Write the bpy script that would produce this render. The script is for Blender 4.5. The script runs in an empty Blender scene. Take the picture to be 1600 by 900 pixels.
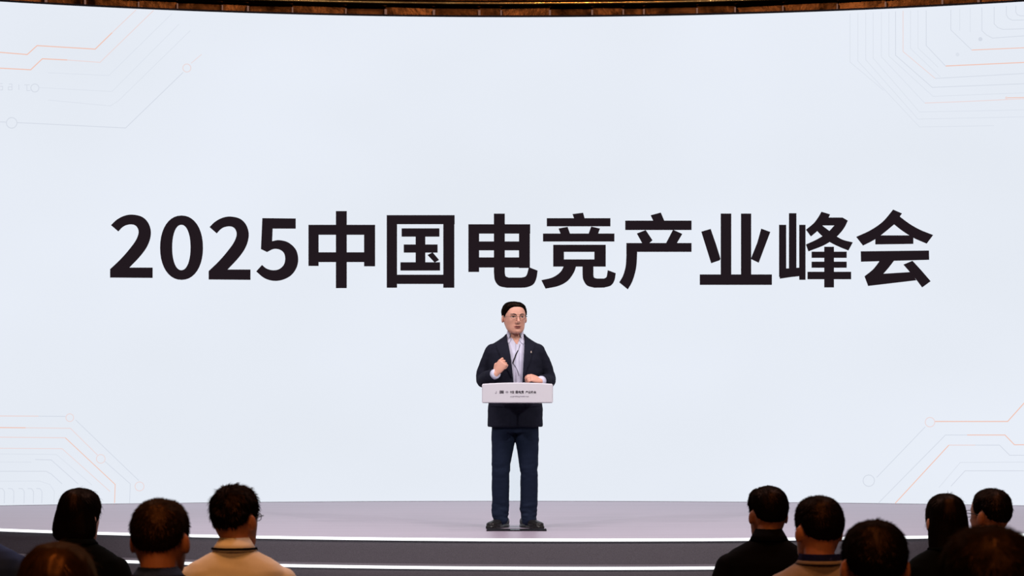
import bpy, bmesh, math, random
from mathutils import Vector, Matrix, noise
from mathutils.bvhtree import BVHTree
from mathutils.geometry import tessellate_polygon

random.seed(7)
C = bpy.context.scene.collection
PI = math.pi
R = math.radians

# ------------------------------------------------------------------ camera
F = 3618.0            # focal length in pixels of a 1600 px wide frame
HOR = 612.0           # pixel row of the horizon
EYE = 1.60            # camera height
STAGE = 0.54          # stage height
cam_d = bpy.data.cameras.new('camera')
cam = bpy.data.objects.new('camera', cam_d); C.objects.link(cam)
cam.location = (0, 0, EYE); cam.rotation_euler = (PI / 2, 0, 0)
cam_d.sensor_width = 36.0
cam_d.lens = F * 36.0 / 1600.0
cam_d.shift_y = (HOR - 450.0) / 1600.0
cam_d.clip_end = 200
cam_d.dof.use_dof = True
cam_d.dof.focus_distance = 18.0
cam_d.dof.aperture_fstop = 8.0
bpy.context.scene.camera = cam

# ------------------------------------------------------------------ world, exposure
w = bpy.data.worlds.new('world'); bpy.context.scene.world = w
w.use_nodes = True
w.node_tree.nodes['Background'].inputs[0].default_value = (0.02, 0.015, 0.012, 1)
w.node_tree.nodes['Background'].inputs[1].default_value = 0.3
vs = bpy.context.scene.view_settings
vs.view_transform = 'Standard'; vs.look = 'None'; vs.gamma = 1.0
vs.use_curve_mapping = False
vs.exposure = 0.0

# ------------------------------------------------------------------ lamps of the hall and added fills
def lamp(name, kind, loc, target, power, color, size=0.3, spot=None, blend=0.5):
    d = bpy.data.lights.new(name, kind); d.energy = power; d.color = color
    if kind == 'SPOT':
        d.spot_size = R(spot); d.spot_blend = blend; d.shadow_soft_size = size
    elif kind == 'AREA':
        d.shape = 'DISK'; d.size = size
    else:
        d.shadow_soft_size = size
    o = bpy.data.objects.new(name, d); C.objects.link(o); o.location = loc
    o.rotation_euler = (Vector(target) - Vector(loc)).to_track_quat('-Z', 'Y').to_euler()
    return o
# profile spots of the front truss, crossing on the speaker
lamp('stage_spot', 'SPOT', (-7.0, 10.5, 7.2), (0.0, 18.2, 1.2), 1800, (1.0, 0.96, 0.95), 0.12, 34, 0.8)
lamp('stage_spot', 'SPOT', (7.0, 10.5, 7.2), (0.0, 18.2, 1.2), 1800, (1.0, 0.95, 0.88), 0.12, 34, 0.8)
# soft stage wash
lamp('stage_wash', 'AREA', (-3.0, 11.5, 7.6), (-2.0, 18.5, 0.6), 220, (1.0, 0.80, 0.80), 1.2)
lamp('stage_wash', 'AREA', (3.0, 11.5, 7.6), (2.0, 18.5, 0.6), 220, (1.0, 0.80, 0.80), 1.2)
for lx in (-4.6, -1.6, 1.6, 4.6):  # unseen overhead fill, added to lift the stage floor against the front light
    lamp('stage_top_fill', 'AREA', (lx, 16.6, 8.2), (lx, 18.2, 0.6), 95, (1.0, 0.88, 0.92), 0.9)
# warm downlights over the seats
WARM = (1.0, 0.40, 0.115)
for lx, ly in ((-2.4, 8.2), (0.0, 7.6), (2.4, 8.6), (-1.4, 4.6), (1.6, 4.6), (4.2, 10.5), (-4.2, 10.5)):
    lamp('downlight', 'SPOT', (lx, ly - 0.9, 7.6), (lx, ly + 0.1, 1.0), 480, WARM, 0.25, 48, 0.7)
for lx, ly in ((-3.0, 1.2), (0.0, 0.8), (3.0, 1.2), (-1.6, -1.5), (1.6, -1.5)):  # unseen spots from behind, added to warm the audience's necks and backs
    lamp('rear_fill_spot', 'SPOT', (lx, ly, 7.4), (lx * 1.25, ly + 6.8, 1.1), 420, WARM, 0.25, 34, 0.8)
# unseen amber spots, added to put glints on the bronze wall
for lx in (-5.0, -2.2, 0.4, 2.6, 5.2):
    lamp('wall_glint_fill', 'SPOT', (lx, 19.5, 7.7), (lx * 1.05, 23.6, 5.75), 75, (1.0, 0.46, 0.16), 0.10, 60, 0.8)

# ------------------------------------------------------------------ helpers
def lin(c):
    return tuple(((v / 255.0) / 12.92 if v / 255.0 <= 0.04045 else ((v / 255.0 + 0.055) / 1.055) ** 2.4) for v in c)

def nodes_of(m):
    m.use_nodes = True
    nt = m.node_tree
    return nt, nt.nodes, nt.links, nt.nodes['Principled BSDF']

def mat(name, col, rough=0.6, metal=0.0, spec=0.5, vary=0.0, scale=20.0, bump=0.0, bscale=80.0, stretch=(1, 1, 1), sheen=0.0):
    m = bpy.data.materials.new(name)
    nt, N, L, b = nodes_of(m)
    b.inputs['Base Color'].default_value = (*col, 1)
    b.inputs['Roughness'].default_value = rough
    b.inputs['Metallic'].default_value = metal
    b.inputs['Specular IOR Level'].default_value = spec
    if sheen: b.inputs['Sheen Weight'].default_value = sheen
    tc = N.new('ShaderNodeTexCoord'); mp = N.new('ShaderNodeMapping')
    mp.inputs['Scale'].default_value = stretch
    L.new(tc.outputs['Object'], mp.inputs['Vector'])
    if vary:
        n = N.new('ShaderNodeTexNoise'); n.inputs['Scale'].default_value = scale; n.inputs['Detail'].default_value = 5
        L.new(mp.outputs[0], n.inputs['Vector'])
        r = N.new('ShaderNodeValToRGB')
        r.color_ramp.elements[0].position = 0.3; r.color_ramp.elements[1].position = 0.7
        r.color_ramp.elements[0].color = (*[max(0, v * (1 - vary)) for v in col], 1)
        r.color_ramp.elements[1].color = (*[min(1, v * (1 + vary)) for v in col], 1)
        L.new(n.outputs['Fac'], r.inputs[0]); L.new(r.outputs[0], b.inputs['Base Color'])
    if bump:
        n2 = N.new('ShaderNodeTexNoise'); n2.inputs['Scale'].default_value = bscale; n2.inputs['Detail'].default_value = 4
        L.new(mp.outputs[0], n2.inputs['Vector'])
        bp = N.new('ShaderNodeBump'); bp.inputs['Strength'].default_value = bump; bp.inputs['Distance'].default_value = 0.01
        L.new(n2.outputs['Fac'], bp.inputs['Height']); L.new(bp.outputs[0], b.inputs['Normal'])
    return m

def emis(name, rgb, strength=1.0):
    m = bpy.data.materials.new(name)
    nt, N, L, b = nodes_of(m)
    b.inputs['Base Color'].default_value = (0.01, 0.01, 0.01, 1)
    b.inputs['Roughness'].default_value = 0.7
    b.inputs['Specular IOR Level'].default_value = 0.1
    b.inputs['Emission Color'].default_value = (*lin(rgb), 1)
    b.inputs['Emission Strength'].default_value = strength
    return m

def link(name, me, m=None, parent=None, smooth=False):
    if isinstance(me, bmesh.types.BMesh):
        bm = me; me = bpy.data.meshes.new(name); bm.to_mesh(me); bm.free()
    me.name = name
    if m is not None:
        if len(me.materials): me.materials.clear()
        for x in (m if isinstance(m, (list, tuple)) else [m]): me.materials.append(x)
    if smooth:
        for p in me.polygons: p.use_smooth = True
    o = bpy.data.objects.new(name, me); C.objects.link(o)
    if parent is not None: o.parent = parent
    return o

def thing(name, label, cat, loc=(0, 0, 0), rz=0.0, group=None):
    o = bpy.data.objects.new(name, None); C.objects.link(o)
    o.empty_display_size = 0.2
    o.location = loc; o.rotation_euler = (0, 0, rz)
    o['label'] = label; o['category'] = cat
    if group: o['group'] = group
    return o

def struct(name, me, m, smooth=False):
    o = link(name, me, m, None, smooth); o['kind'] = 'structure'; return o

def box(bm, x0, x1, y0, y1, z0, z1, bev=0.0):
    r = bmesh.ops.create_cube(bm, size=1.0)
    vs_ = r['verts']
    for v in vs_:
        v.co = Vector((x0 + (v.co.x + .5) * (x1 - x0), y0 + (v.co.y + .5) * (y1 - y0), z0 + (v.co.z + .5) * (z1 - z0)))
    if bev:
        es = list({e for v in vs_ for e in v.link_edges})
        bmesh.ops.bevel(bm, geom=es, offset=bev, segments=3, affect='EDGES', profile=0.5)

def loft(bm, rings, n=28, ex=2.0):
    """rings: (z, cx, cy, rx, ry) closed stack of superellipses"""
    loops = []
    for (z, cx, cy, rx, ry) in rings:
        lp = []
        for i in range(n):
            a = 2 * PI * i / n
            c, s = math.cos(a), math.sin(a)
            lp.append(bm.verts.new((cx + rx * math.copysign(abs(c) ** (2 / ex), c), cy + ry * math.copysign(abs(s) ** (2 / ex), s), z)))
        loops.append(lp)
    for a, b in zip(loops, loops[1:]):
        for i in range(n):
            bm.faces.new((a[i], a[(i + 1) % n], b[(i + 1) % n], b[i]))
    bm.faces.new(loops[0][::-1]); bm.faces.new(loops[-1])

def spline(pts, k=6):
    P = [Vector(p) for p in pts]
    out = []
    for i in range(len(P) - 1):
        p0 = P[max(i - 1, 0)]; p1 = P[i]; p2 = P[i + 1]; p3 = P[min(i + 2, len(P) - 1)]
        for j in range(k):
            t = j / k
            out.append(0.5 * ((2 * p1) + (p2 - p0) * t + (2 * p0 - 5 * p1 + 4 * p2 - p3) * t * t + (3 * p1 - p0 - 3 * p2 + p3) * t ** 3))
    out.append(P[-1]); return out

def tube(bm, pts, radii, n=12, balls=False, closed=False):
    P = [Vector(p) for p in pts]
    if not hasattr(radii, '__len__'): radii = [radii] * len(P)
    t0 = (P[1] - P[0]).normalized()
    up = Vector((0, 0, 1)) if abs(t0.z) < 0.9 else Vector((1, 0, 0))
    u = t0.cross(up).normalized()
    loops = []
    m = len(P)
    for i, p in enumerate(P):
        if closed: t = (P[(i + 1) % m] - P[i - 1]).normalized()
        else: t = (P[min(i + 1, m - 1)] - P[max(i - 1, 0)]).normalized()
        u = (u - t * u.dot(t)).normalized(); v = t.cross(u)
        loops.append([bm.verts.new(p + (u * math.cos(2 * PI * k / n) + v * math.sin(2 * PI * k / n)) * radii[i]) for k in range(n)])
    pairs = list(zip(loops, loops[1:])) + ([(loops[-1], loops[0])] if closed else [])
    for a, b in pairs:
        for i in range(n):
            bm.faces.new((a[i], a[(i + 1) % n], b[(i + 1) % n], b[i]))
    if not closed:
        bm.faces.new(loops[0][::-1]); bm.faces.new(loops[-1])
    if balls:
        for i in (0, m - 1):
            ball(bm, P[i], radii[i])

def ball(bm, c, r, sc=(1, 1, 1), rot=None, seg=16):
    M = Matrix.Translation(Vector(c)) @ (rot if rot else Matrix.Identity(4)) @ Matrix.Diagonal((r * sc[0], r * sc[1], r * sc[2], 1))
    bmesh.ops.create_uvsphere(bm, u_segments=seg, v_segments=seg // 2 + 2, radius=1.0, matrix=M)

def limb(bm, pts, radii, n=16, k=5):
    P = spline(pts, k)
    rr = [r.x for r in spline([(r, 0, 0) for r in radii], k)]
    tube(bm, P, rr, n, balls=True)

def fuse(bm, voxel=0.005, smooth=4, fac=0.5):
    bmesh.ops.recalc_face_normals(bm, faces=bm.faces[:])
    me = bpy.data.meshes.new('tmp'); bm.to_mesh(me); bm.free()
    o = bpy.data.objects.new('tmp', me); C.objects.link(o)
    r = o.modifiers.new('r', 'REMESH'); r.mode = 'VOXEL'; r.voxel_size = voxel; r.use_smooth_shade = True
    if smooth:
        s = o.modifiers.new('s', 'SMOOTH'); s.factor = fac; s.iterations = smooth
    dg = bpy.context.evaluated_depsgraph_get()
    me2 = bpy.data.meshes.new_from_object(o.evaluated_get(dg))
    bpy.data.objects.remove(o); bpy.data.meshes.remove(me)
    for p in me2.polygons: p.use_smooth = True
    return me2

def cut(me, bmc):
    """boolean difference of a mesh with a closed cutter"""
    bmesh.ops.recalc_face_normals(bmc, faces=bmc.faces[:])
    mc = bpy.data.meshes.new('cut'); bmc.to_mesh(mc); bmc.free()
    oc = bpy.data.objects.new('cut', mc); C.objects.link(oc)
    o = bpy.data.objects.new('tmp', me); C.objects.link(o)
    b = o.modifiers.new('b', 'BOOLEAN'); b.operation = 'DIFFERENCE'; b.object = oc; b.solver = 'EXACT'
    dg = bpy.context.evaluated_depsgraph_get()
    me2 = bpy.data.meshes.new_from_object(o.evaluated_get(dg))
    bpy.data.objects.remove(o); bpy.data.objects.remove(oc); bpy.data.meshes.remove(mc)
    for p in me2.polygons: p.use_smooth = True
    return me2

def prism_xz(bm, poly, y0, y1):
    a = [bm.verts.new((x, y0, z)) for x, z in poly]; b = [bm.verts.new((x, y1, z)) for x, z in poly]
    n = len(poly)
    bm.faces.new(a); bm.faces.new(b[::-1])
    for i in range(n): bm.faces.new((a[i], b[i], b[(i + 1) % n], a[(i + 1) % n]))

def bvh_of(me):
    return BVHTree.FromPolygons([v.co.copy() for v in me.vertices], [tuple(p.vertices) for p in me.polygons])

def patch(bvh, poly, M=None, off=0.002, thick=0.003, step=0.012, back=False, far=0.6):
    """a cloth or skin patch drawn in the x/z plane of frame M and laid on the surface"""
    M = M or Matrix.Identity(4)
    bm = bmesh.new()
    tris = tessellate_polygon([[Vector((x, 0, z)) for x, z in poly]])
    vv = [bm.verts.new((x, 0, z)) for x, z in poly]
    for t in tris:
        try: bm.faces.new([vv[i] for i in t])
        except ValueError: pass
    xs = [p[0] for p in poly]; zs = [p[1] for p in poly]
    for ax, lo, hi in ((0, min(xs), max(xs)), (2, min(zs), max(zs))):
        c = lo + step
        while c < hi:
            co = [0, 0, 0]; no = [0, 0, 0]; co[ax] = c; no[ax] = 1
            bmesh.ops.bisect_plane(bm, geom=bm.verts[:] + bm.edges[:] + bm.faces[:], plane_co=co, plane_no=no)
            c += step
    s = -1 if not back else 1
    d = (M.to_3x3() @ Vector((0, -s, 0))).normalized()
    last = None
    miss = []
    for v in bm.verts:
        o = M @ Vector((v.co.x, s * far, v.co.z))
        h = bvh.ray_cast(o, d, far * 2)
        if h[0] is None: miss.append(v)
        else: v.co = h[0] - d * off
    bmesh.ops.delete(bm, geom=miss, context='VERTS')
    if thick and bm.faces:
        bmesh.ops.recalc_face_normals(bm, faces=bm.faces[:])
        r = bmesh.ops.extrude_face_region(bm, geom=bm.faces[:])
        for e in r['geom']:
            if isinstance(e, bmesh.types.BMVert): e.co = e.co - d * thick
        bmesh.ops.recalc_face_normals(bm, faces=bm.faces[:])
    return bm

def ellipse(cx, cz, rx, rz, n=14, rot=0.0):
    out = []
    for i in range(n):
        a = 2 * PI * i / n
        x, z = rx * math.cos(a), rz * math.sin(a)
        out.append((cx + x * math.cos(rot) - z * math.sin(rot), cz + x * math.sin(rot) + z * math.cos(rot)))
    return out

def wrinkle(me, amp, freq, stretch=(1, 1, 1), seed=0.0, mask=None):
    me.calc_loop_triangles() if False else None
    nor = [v.normal.copy() for v in me.vertices]
    for v, n in zip(me.vertices, nor):
        p = Vector((v.co.x * stretch[0], v.co.y * stretch[1], v.co.z * stretch[2])) * freq + Vector((seed, seed * 1.7, -seed))
        k = noise.noise(p) + 0.5 * noise.noise(p * 2.1)
        a = amp * (mask(v.co) if mask else 1.0)
        v.co = v.co + n * (k * a)

# ------------------------------------------------------------------ materials
M_screen = bpy.data.materials.new('led_screen_white')
nt, N, L, b = nodes_of(M_screen)
b.inputs['Base Color'].default_value = (0.01, 0.01, 0.01, 1); b.inputs['Roughness'].default_value = 0.7
b.inputs['Specular IOR Level'].default_value = 0.1
tc = N.new('ShaderNodeTexCoord'); n1 = N.new('ShaderNodeTexNoise'); n1.inputs['Scale'].default_value = 0.5; n1.inputs['Detail'].default_value = 2
mp = N.new('ShaderNodeMapping'); mp.inputs['Scale'].default_value = (0.6, 0.6, 1.0)
L.new(tc.outputs['Object'], mp.inputs[0]); L.new(mp.outputs[0], n1.inputs['Vector'])
cr = N.new('ShaderNodeValToRGB'); cr.color_ramp.elements[0].position = 0.35; cr.color_ramp.elements[1].position = 0.65
cr.color_ramp.elements[0].color = (*lin((227, 233, 242)), 1); cr.color_ramp.elements[1].color = (*lin((231, 237, 247)), 1)
L.new(n1.outputs['Fac'], cr.inputs[0])
L.new(cr.outputs[0], b.inputs['Emission Color']); b.inputs['Emission Strength'].default_value = 1.0
M_glyph = emis('led_screen_dark_letters', (33, 25, 30))
M_glyph.node_tree.nodes['Principled BSDF'].inputs['Base Color'].default_value = (0.001, 0.001, 0.001, 1)
M_glyph.node_tree.nodes['Principled BSDF'].inputs['Specular IOR Level'].default_value = 0.0
M_l1 = emis('led_line_orange', (240, 196, 180))
M_l2 = emis('led_line_pale_orange', (234, 216, 216))
M_l3 = emis('led_line_grey', (212, 218, 229))
M_l4 = emis('led_line_faint_grey', (220, 226, 236))
LINES = [M_l1, M_l2, M_l3, M_l4]
M_black = mat('black_frame_metal', (0.005, 0.004, 0.006), 0.7, spec=0.1)
M_strip = emis('led_strip_white', (250, 252, 255), 1.6)
M_riser = mat('dark_grey_stage_cladding', lin((92, 88, 96)), 0.8, vary=0.18, scale=160, bump=0.15, bscale=300)
M_stage = mat('mauve_stage_floor', lin((170, 158, 174)), 0.40, spec=0.7, vary=0.06, scale=3.0, stretch=(0.25, 5.0, 1.0), bump=0.02, bscale=60)
M_white = mat('white_lectern_lacquer', (0.74, 0.75, 0.83), 0.35, vary=0.01, scale=5)
M_ink = mat('grey_print', lin((70, 66, 78)), 0.6)
M_ink2 = mat('pale_grey_print', lin((150, 148, 162)), 0.6)
M_plate = mat('dark_base_plate', (0.012, 0.012, 0.015), 0.8, spec=0.05)
def clear(name, tint, gloss):
    m = bpy.data.materials.new(name)
    nt, N, L, b = nodes_of(m)
    t = N.new('ShaderNodeBsdfTransparent'); t.inputs[0].default_value = (*tint, 1)
    g = N.new('ShaderNodeBsdfGlossy'); g.inputs['Roughness'].default_value = 0.05
    fr = N.new('ShaderNodeFresnel'); fr.inputs['IOR'].default_value = gloss
    mx = N.new('ShaderNodeMixShader')
    L.new(fr.outputs[0], mx.inputs[0]); L.new(t.outputs[0], mx.inputs[1]); L.new(g.outputs[0], mx.inputs[2])
    N.remove(b); L.new(mx.outputs[0], N['Material Output'].inputs['Surface'])
    return m
M_acr = clear('clear_acrylic', (0.975, 0.985, 0.99), 1.25)
M_lens = clear('spectacle_lens', (0.98, 0.98, 0.98), 1.04)
M_carpet = mat('dark_hall_carpet', (0.05, 0.03, 0.025), 0.95, vary=0.5, scale=3.0, bump=0.2, bscale=200)
M_ceil = mat('dark_ceiling', (0.06, 0.045, 0.035), 0.8, vary=0.1)
M_wall = mat('dark_wall', (0.05, 0.035, 0.028), 0.7, vary=0.1, scale=2)
M_bronze = mat('bronze_panel', (0.045, 0.014, 0.003), 0.28, metal=1.0, vary=0.9, scale=6.0, bump=0.5, bscale=11.0)
M_bronze2 = mat('bronze_moulding', (0.70, 0.34, 0.11), 0.16, metal=1.0, vary=0.8, scale=2.2, bump=1.0, bscale=3.0, stretch=(1, 1, 0.3))
M_seam = mat('pale_bronze_seam', (0.16, 0.085, 0.05), 0.45, metal=0.4)
M_skin = mat('skin', lin((214, 161, 141)), 0.5, spec=0.35, vary=0.05, scale=30)
M_skin2 = mat('tanned_skin', lin((176, 116, 86)), 0.55, spec=0.3, vary=0.05, scale=30)
M_lip = mat('lips', lin((168, 98, 88)), 0.5)
M_mouth = mat('mouth_inside', lin((88, 44, 40)), 0.6)
M_eyew = mat('eye_white', lin((215, 205, 200)), 0.3)
M_iris = mat('eye_dark', (0.012, 0.008, 0.006), 0.2)
M_brow = mat('eyebrow_hair', lin((62, 44, 38)), 0.8)
def hair_mat(name, dif, glo, amount=0.18, rough=0.42):
    m = bpy.data.materials.new(name)
    nt, N, L, b = nodes_of(m); N.remove(b)
    d = N.new('ShaderNodeBsdfDiffuse'); g = N.new('ShaderNodeBsdfGlossy'); g.inputs['Roughness'].default_value = rough
    n = N.new('ShaderNodeTexNoise'); n.inputs['Scale'].default_value = 45
    tc = N.new('ShaderNodeTexCoord'); L.new(tc.outputs['Object'], n.inputs['Vector'])
    r = N.new('ShaderNodeValToRGB')
    r.color_ramp.elements[0].position = 0.3; r.color_ramp.elements[1].position = 0.7
    r.color_ramp.elements[0].color = (*[v * .65 for v in dif], 1); r.color_ramp.elements[1].color = (*[v * 1.35 for v in dif], 1)
    L.new(n.outputs['Fac'], r.inputs[0]); L.new(r.outputs[0], d.inputs['Color'])
    g.inputs['Color'].default_value = (*glo, 1)
    mx = N.new('ShaderNodeMixShader'); mx.inputs[0].default_value = amount
    L.new(d.outputs[0], mx.inputs[1]); L.new(g.outputs[0], mx.inputs[2]); L.new(mx.outputs[0], N['Material Output'].inputs['Surface'])
    return m
M_hair = hair_mat('black_hair', (0.0035, 0.0025, 0.0022), (0.06, 0.035, 0.025))
M_hair2 = hair_mat('dark_brown_hair', (0.009, 0.0048, 0.0025), (0.10, 0.055, 0.03))
M_hair3 = hair_mat('brown_hair', (0.026, 0.0115, 0.005), (0.20, 0.10, 0.045), 0.2, 0.38)
M_navy = mat('navy_suit_cloth', lin((27, 29, 42)), 0.85, spec=0.12, vary=0.1, scale=300)
M_trou = mat('navy_trouser_cloth', lin((24, 33, 52)), 0.85, spec=0.12, vary=0.1, scale=300)
M_blue = mat('pale_blue_shirt_cotton', lin((205, 208, 230)), 0.85, spec=0.2, vary=0.03, scale=200)
M_blackc = mat('black_suit_cloth', (0.003, 0.0026, 0.003), 0.9, spec=0.05, vary=0.15, scale=250)
M_dgreen = mat('black_knit', (0.0026, 0.0032, 0.003), 0.95, spec=0.04, vary=0.15, scale=250)
M_wshirt = mat('white_shirt_cotton', (0.74, 0.71, 0.66), 0.85, spec=0.2, vary=0.02, scale=100)
M_taupe = mat('taupe_jacket_cloth', lin((134, 120, 114)), 0.9, spec=0.15, vary=0.08, scale=250)
M_lilac = mat('grey_lilac_shirt', lin((176, 160, 172)), 0.85, spec=0.2, vary=0.03, scale=200)
M_navyj = mat('dark_navy_cloth', lin((26, 44, 88)), 0.85, spec=0.2, vary=0.1, scale=250)
M_plaid = mat('dark_red_shirt', lin((74, 30, 34)), 0.85, spec=0.2, vary=0.7, scale=35)
M_ribbon = mat('navy_lanyard_ribbon', lin((78, 94, 188)), 0.6, vary=0.1, scale=60)
M_dark = mat('dark_trousers', (0.02, 0.02, 0.024), 0.9, vary=0.1, scale=200)
M_shoe = mat('black_shoe_leather', (0.012, 0.011, 0.011), 0.4, spec=0.4)
M_glassf = mat('glasses_metal', (0.03, 0.028, 0.03), 0.35, metal=0.6)
M_pin = mat('lapel_pin_metal', (0.25, 0.2, 0.18), 0.5, metal=0.5)

# ------------------------------------------------------------------ hall shell
bm = bmesh.new(); box(bm, -13, 13, -5, 27, -0.2, 0.0); struct('floor', bm, M_carpet)
bm = bmesh.new(); box(bm, -13, 13, -5, 27, 8.4, 8.6); struct('ceiling', bm, M_ceil)
bm = bmesh.new(); box(bm, -13.2, -13, -5, 27, -0.2, 8.6); struct('wall_left', bm, M_wall)
bm = bmesh.new(); box(bm, 13, 13.2, -5, 27, -0.2, 8.6); struct('wall_right', bm, M_wall)
bm = bmesh.new(); box(bm, -13.2, 13.2, -5.2, -5, -0.2, 8.6); struct('wall_front', bm, M_wall)

SCR_Y, SCR_R = 22.4, 13.0            # nearest-to-wall point of the screen, its radius
def arc(x_angle, rad, cy):           # point on a wall curved like the screen
    return Vector((rad * math.sin(x_angle), cy + rad * math.cos(x_angle), 0))
CYC = SCR_Y - SCR_R                  # centre of curvature (x = 0)

# curved bronze wall behind the screen: panels between seams, one ledge along it
WR = SCR_R + 1.0
rng = random.Random(3)
bm = bmesh.new(); sm = bmesh.new()
LEDGE = EYE - 0.018 + (HOR - 5.0) / F * (CYC + WR)
angs = []; a = -0.62
while a < 0.62:
    angs.append(a); a += rng.uniform(0.014, 0.042)
for a0, a1 in zip(angs, angs[1:]):
    for (z0, z1) in ((0.0, 4.0), (4.0, LEDGE), (LEDGE, LEDGE + 0.75), (LEDGE + 0.75, 8.45)):
        d0 = rng.uniform(-0.02, 0.02); d1 = rng.uniform(-0.02, 0.02); tl = rng.uniform(-0.03, 0.03)
        p = []
        for (aa, zz, dd) in ((a0, z0, d0), (a1, z0, d1), (a1, z1, d1 + tl), (a0, z1, d0 + tl)):
            q = arc(aa, WR + dd, CYC); p.append(bm.verts.new((q.x, q.y, zz)))
        bm.faces.new(p[::-1])
    if rng.random() < 0.9:
        q = arc(a0, WR - 0.035, CYC)
        t = Matrix.Translation((q.x, q.y, 0)) @ Matrix.Rotation(-a0, 4, 'Z')
        s_ = bmesh.new(); wd = rng.uniform(0.006, 0.014); box(s_, -wd, wd, -0.02, 0.05, 4.0, LEDGE - 0.06)
        s_.transform(t); me_ = bpy.data.meshes.new('s'); s_.to_mesh(me_); s_.free(); sm.from_mesh(me_)
# back face so the wall is solid
k = 40
lo = []; hi = []
for i in range(k + 1):
    q = arc(-0.62 + 1.24 * i / k, WR + 0.15, CYC)
    lo.append(bm.verts.new((q.x, q.y, 0))); hi.append(bm.verts.new((q.x, q.y, 8.45)))
for i in range(k): bm.faces.new((lo[i], lo[i + 1], hi[i + 1], hi[i]))
wall = struct('wall_back', bm, M_bronze)
seams = struct('trim_1', sm, M_seam)
bm = bmesh.new()
tube(bm, [arc(-0.62 + 1.24 * i / 80, WR - 0.06, CYC) + Vector((0, 0, LEDGE)) for i in range(81)], 0.035, 12)
struct('trim_2', bm, M_bronze2, True)

# ------------------------------------------------------------------ LED screen
def on_screen(px, py, off=0.0):
    """the place on the curved screen (or off metres in front of it) for a mark of its picture"""
    rad = SCR_R - off
    u = (px - 800.0) / F; v = (HOR - py) / F
    # (u t)^2 + (t - CYC)^2 = rad^2
    A = 1 + u * u; B = -2 * CYC; Cc = CYC * CYC - rad * rad
    t = (-B + math.sqrt(B * B - 4 * A * Cc)) / (2 * A)
    return Vector((u * t, t, EYE + v * t))

SCR_TOP = EYE + (HOR - 27.0) / F * SCR_Y
screen = thing('led_screen', 'huge curved white LED screen with dark Chinese title behind the stage', 'screen', (0, SCR_Y, STAGE))
inv = Matrix.Translation((0, -SCR_Y, -STAGE))
def s_link(name, bm, m, smooth=False):
    bm.transform(inv); return link(name, bm, m, screen, smooth)
AM = 0.47
bm = bmesh.new()
k = 96
f0 = []; f1 = []; b0 = []; b1 = []
for i in range(k + 1):
    a = -AM + 2 * AM * i / k
    q = arc(a, SCR_R, CYC); q2 = arc(a, SCR_R + 0.10, CYC)
    f0.append(bm.verts.new((q.x, q.y, STAGE + 0.003))); f1.append(bm.verts.new((q.x, q.y, SCR_TOP)))
    b0.append(bm.verts.new((q2.x, q2.y, STAGE + 0.003))); b1.append(bm.verts.new((q2.x, q2.y, SCR_TOP)))
for i in range(k):
    bm.faces.new((f0[i], f0[i + 1], f1[i + 1], f1[i]))
    for A_, B_ in ((f1, b1), (b1, b0), (b0, f0)):
        fc = bm.faces.new((A_[i], A_[i + 1], B_[i + 1], B_[i])); fc.material_index = 1
bm.faces.new((f0[0], f1[0], b1[0], b0[0])).material_index = 1
bm.faces.new((f0[-1], b0[-1], b1[-1], f1[-1])).material_index = 1
s_link('display_panel', bm, [M_screen, M_black])
for zz, hh in ((SCR_TOP, 0.018),):
    bm = bmesh.new(); lo = []
    for i in range(k + 1):
        a = -AM + 2 * AM * i / k
        ring = []
        for rr_, z_ in ((SCR_R - 0.006, zz), (SCR_R - 0.006, zz + hh), (SCR_R + 0.11, zz + hh), (SCR_R + 0.11, zz)):
            q = arc(a, rr_, CYC); ring.append(bm.verts.new((q.x, q.y, z_)))
        lo.append(ring)
    for A_, B_ in zip(lo, lo[1:]):
        for j in range(4): bm.faces.new((A_[j], B_[j], B_[(j + 1) % 4], A_[(j + 1) % 4]))
    bm.faces.new(lo[0]); bm.faces.new(lo[-1][::-1])
    s_link('screen_frame', bm, M_black)

def smooth_poly(pts, k=7):
    n = len(pts); out = []
    V = [Vector((p[0], p[1])) for p in pts]; S = [len(p) > 2 for p in pts]
    for i in range(n):
        j = (i + 1) % n
        p0, p1 = V[i], V[j]
        out.append(p0)
        if not (S[i] or S[j]): continue
        d = p1 - p0
        m0 = (V[j] - V[i - 1]) * 0.5 if S[i] else d
        m1 = (V[(j + 1) % n] - V[i]) * 0.5 if S[j] else d
        if m0.length > d.length * 1.2: m0 = m0.normalized() * d.length * 1.2
        if m1.length > d.length * 1.2: m1 = m1.normalized() * d.length * 1.2
        for q in range(1, k):
            t = q / k
            h = (2 * t ** 3 - 3 * t * t + 1, t ** 3 - 2 * t * t + t, -2 * t ** 3 + 3 * t * t, t ** 3 - t * t)
            out.append(p0 * h[0] + m0 * h[1] + p1 * h[2] + m1 * h[3])
    return out

def glyph(name, ox, oy, sc, shapes):
    bm = bmesh.new()
    for i, sh in enumerate(shapes):
        off = 0.006 + 0.0004 * i
        if isinstance(sh, tuple) and len(sh) == 4 and not isinstance(sh[0], (tuple, list)):
            x0, y0, x1, y1 = sh; loops = [[(x0, y0), (x1, y0), (x1, y1), (x0, y1)]]
        elif isinstance(sh, dict): loops = [sh['out'], sh['hole']]
        else: loops = [sh]
        L2 = [smooth_poly(l) for l in loops]
        tris = tessellate_polygon([[Vector((p.x, p.y, 0)) for p in l] for l in L2])
        flat = [p for l in L2 for p in l]
        vv = [bm.verts.new(on_screen(ox + p.x * sc, oy + p.y * sc, off)) for p in flat]
        for t in tris:
            try: bm.faces.new([vv[q] for q in t])
            except ValueError: pass
    cam_p = Vector((0, 0, EYE))
    for f in bm.faces:
        f.normal_update()
        if f.normal.dot(cam_p - f.calc_center_median()) < 0: f.normal_flip()
    return s_link(name, bm, M_glyph)

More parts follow.
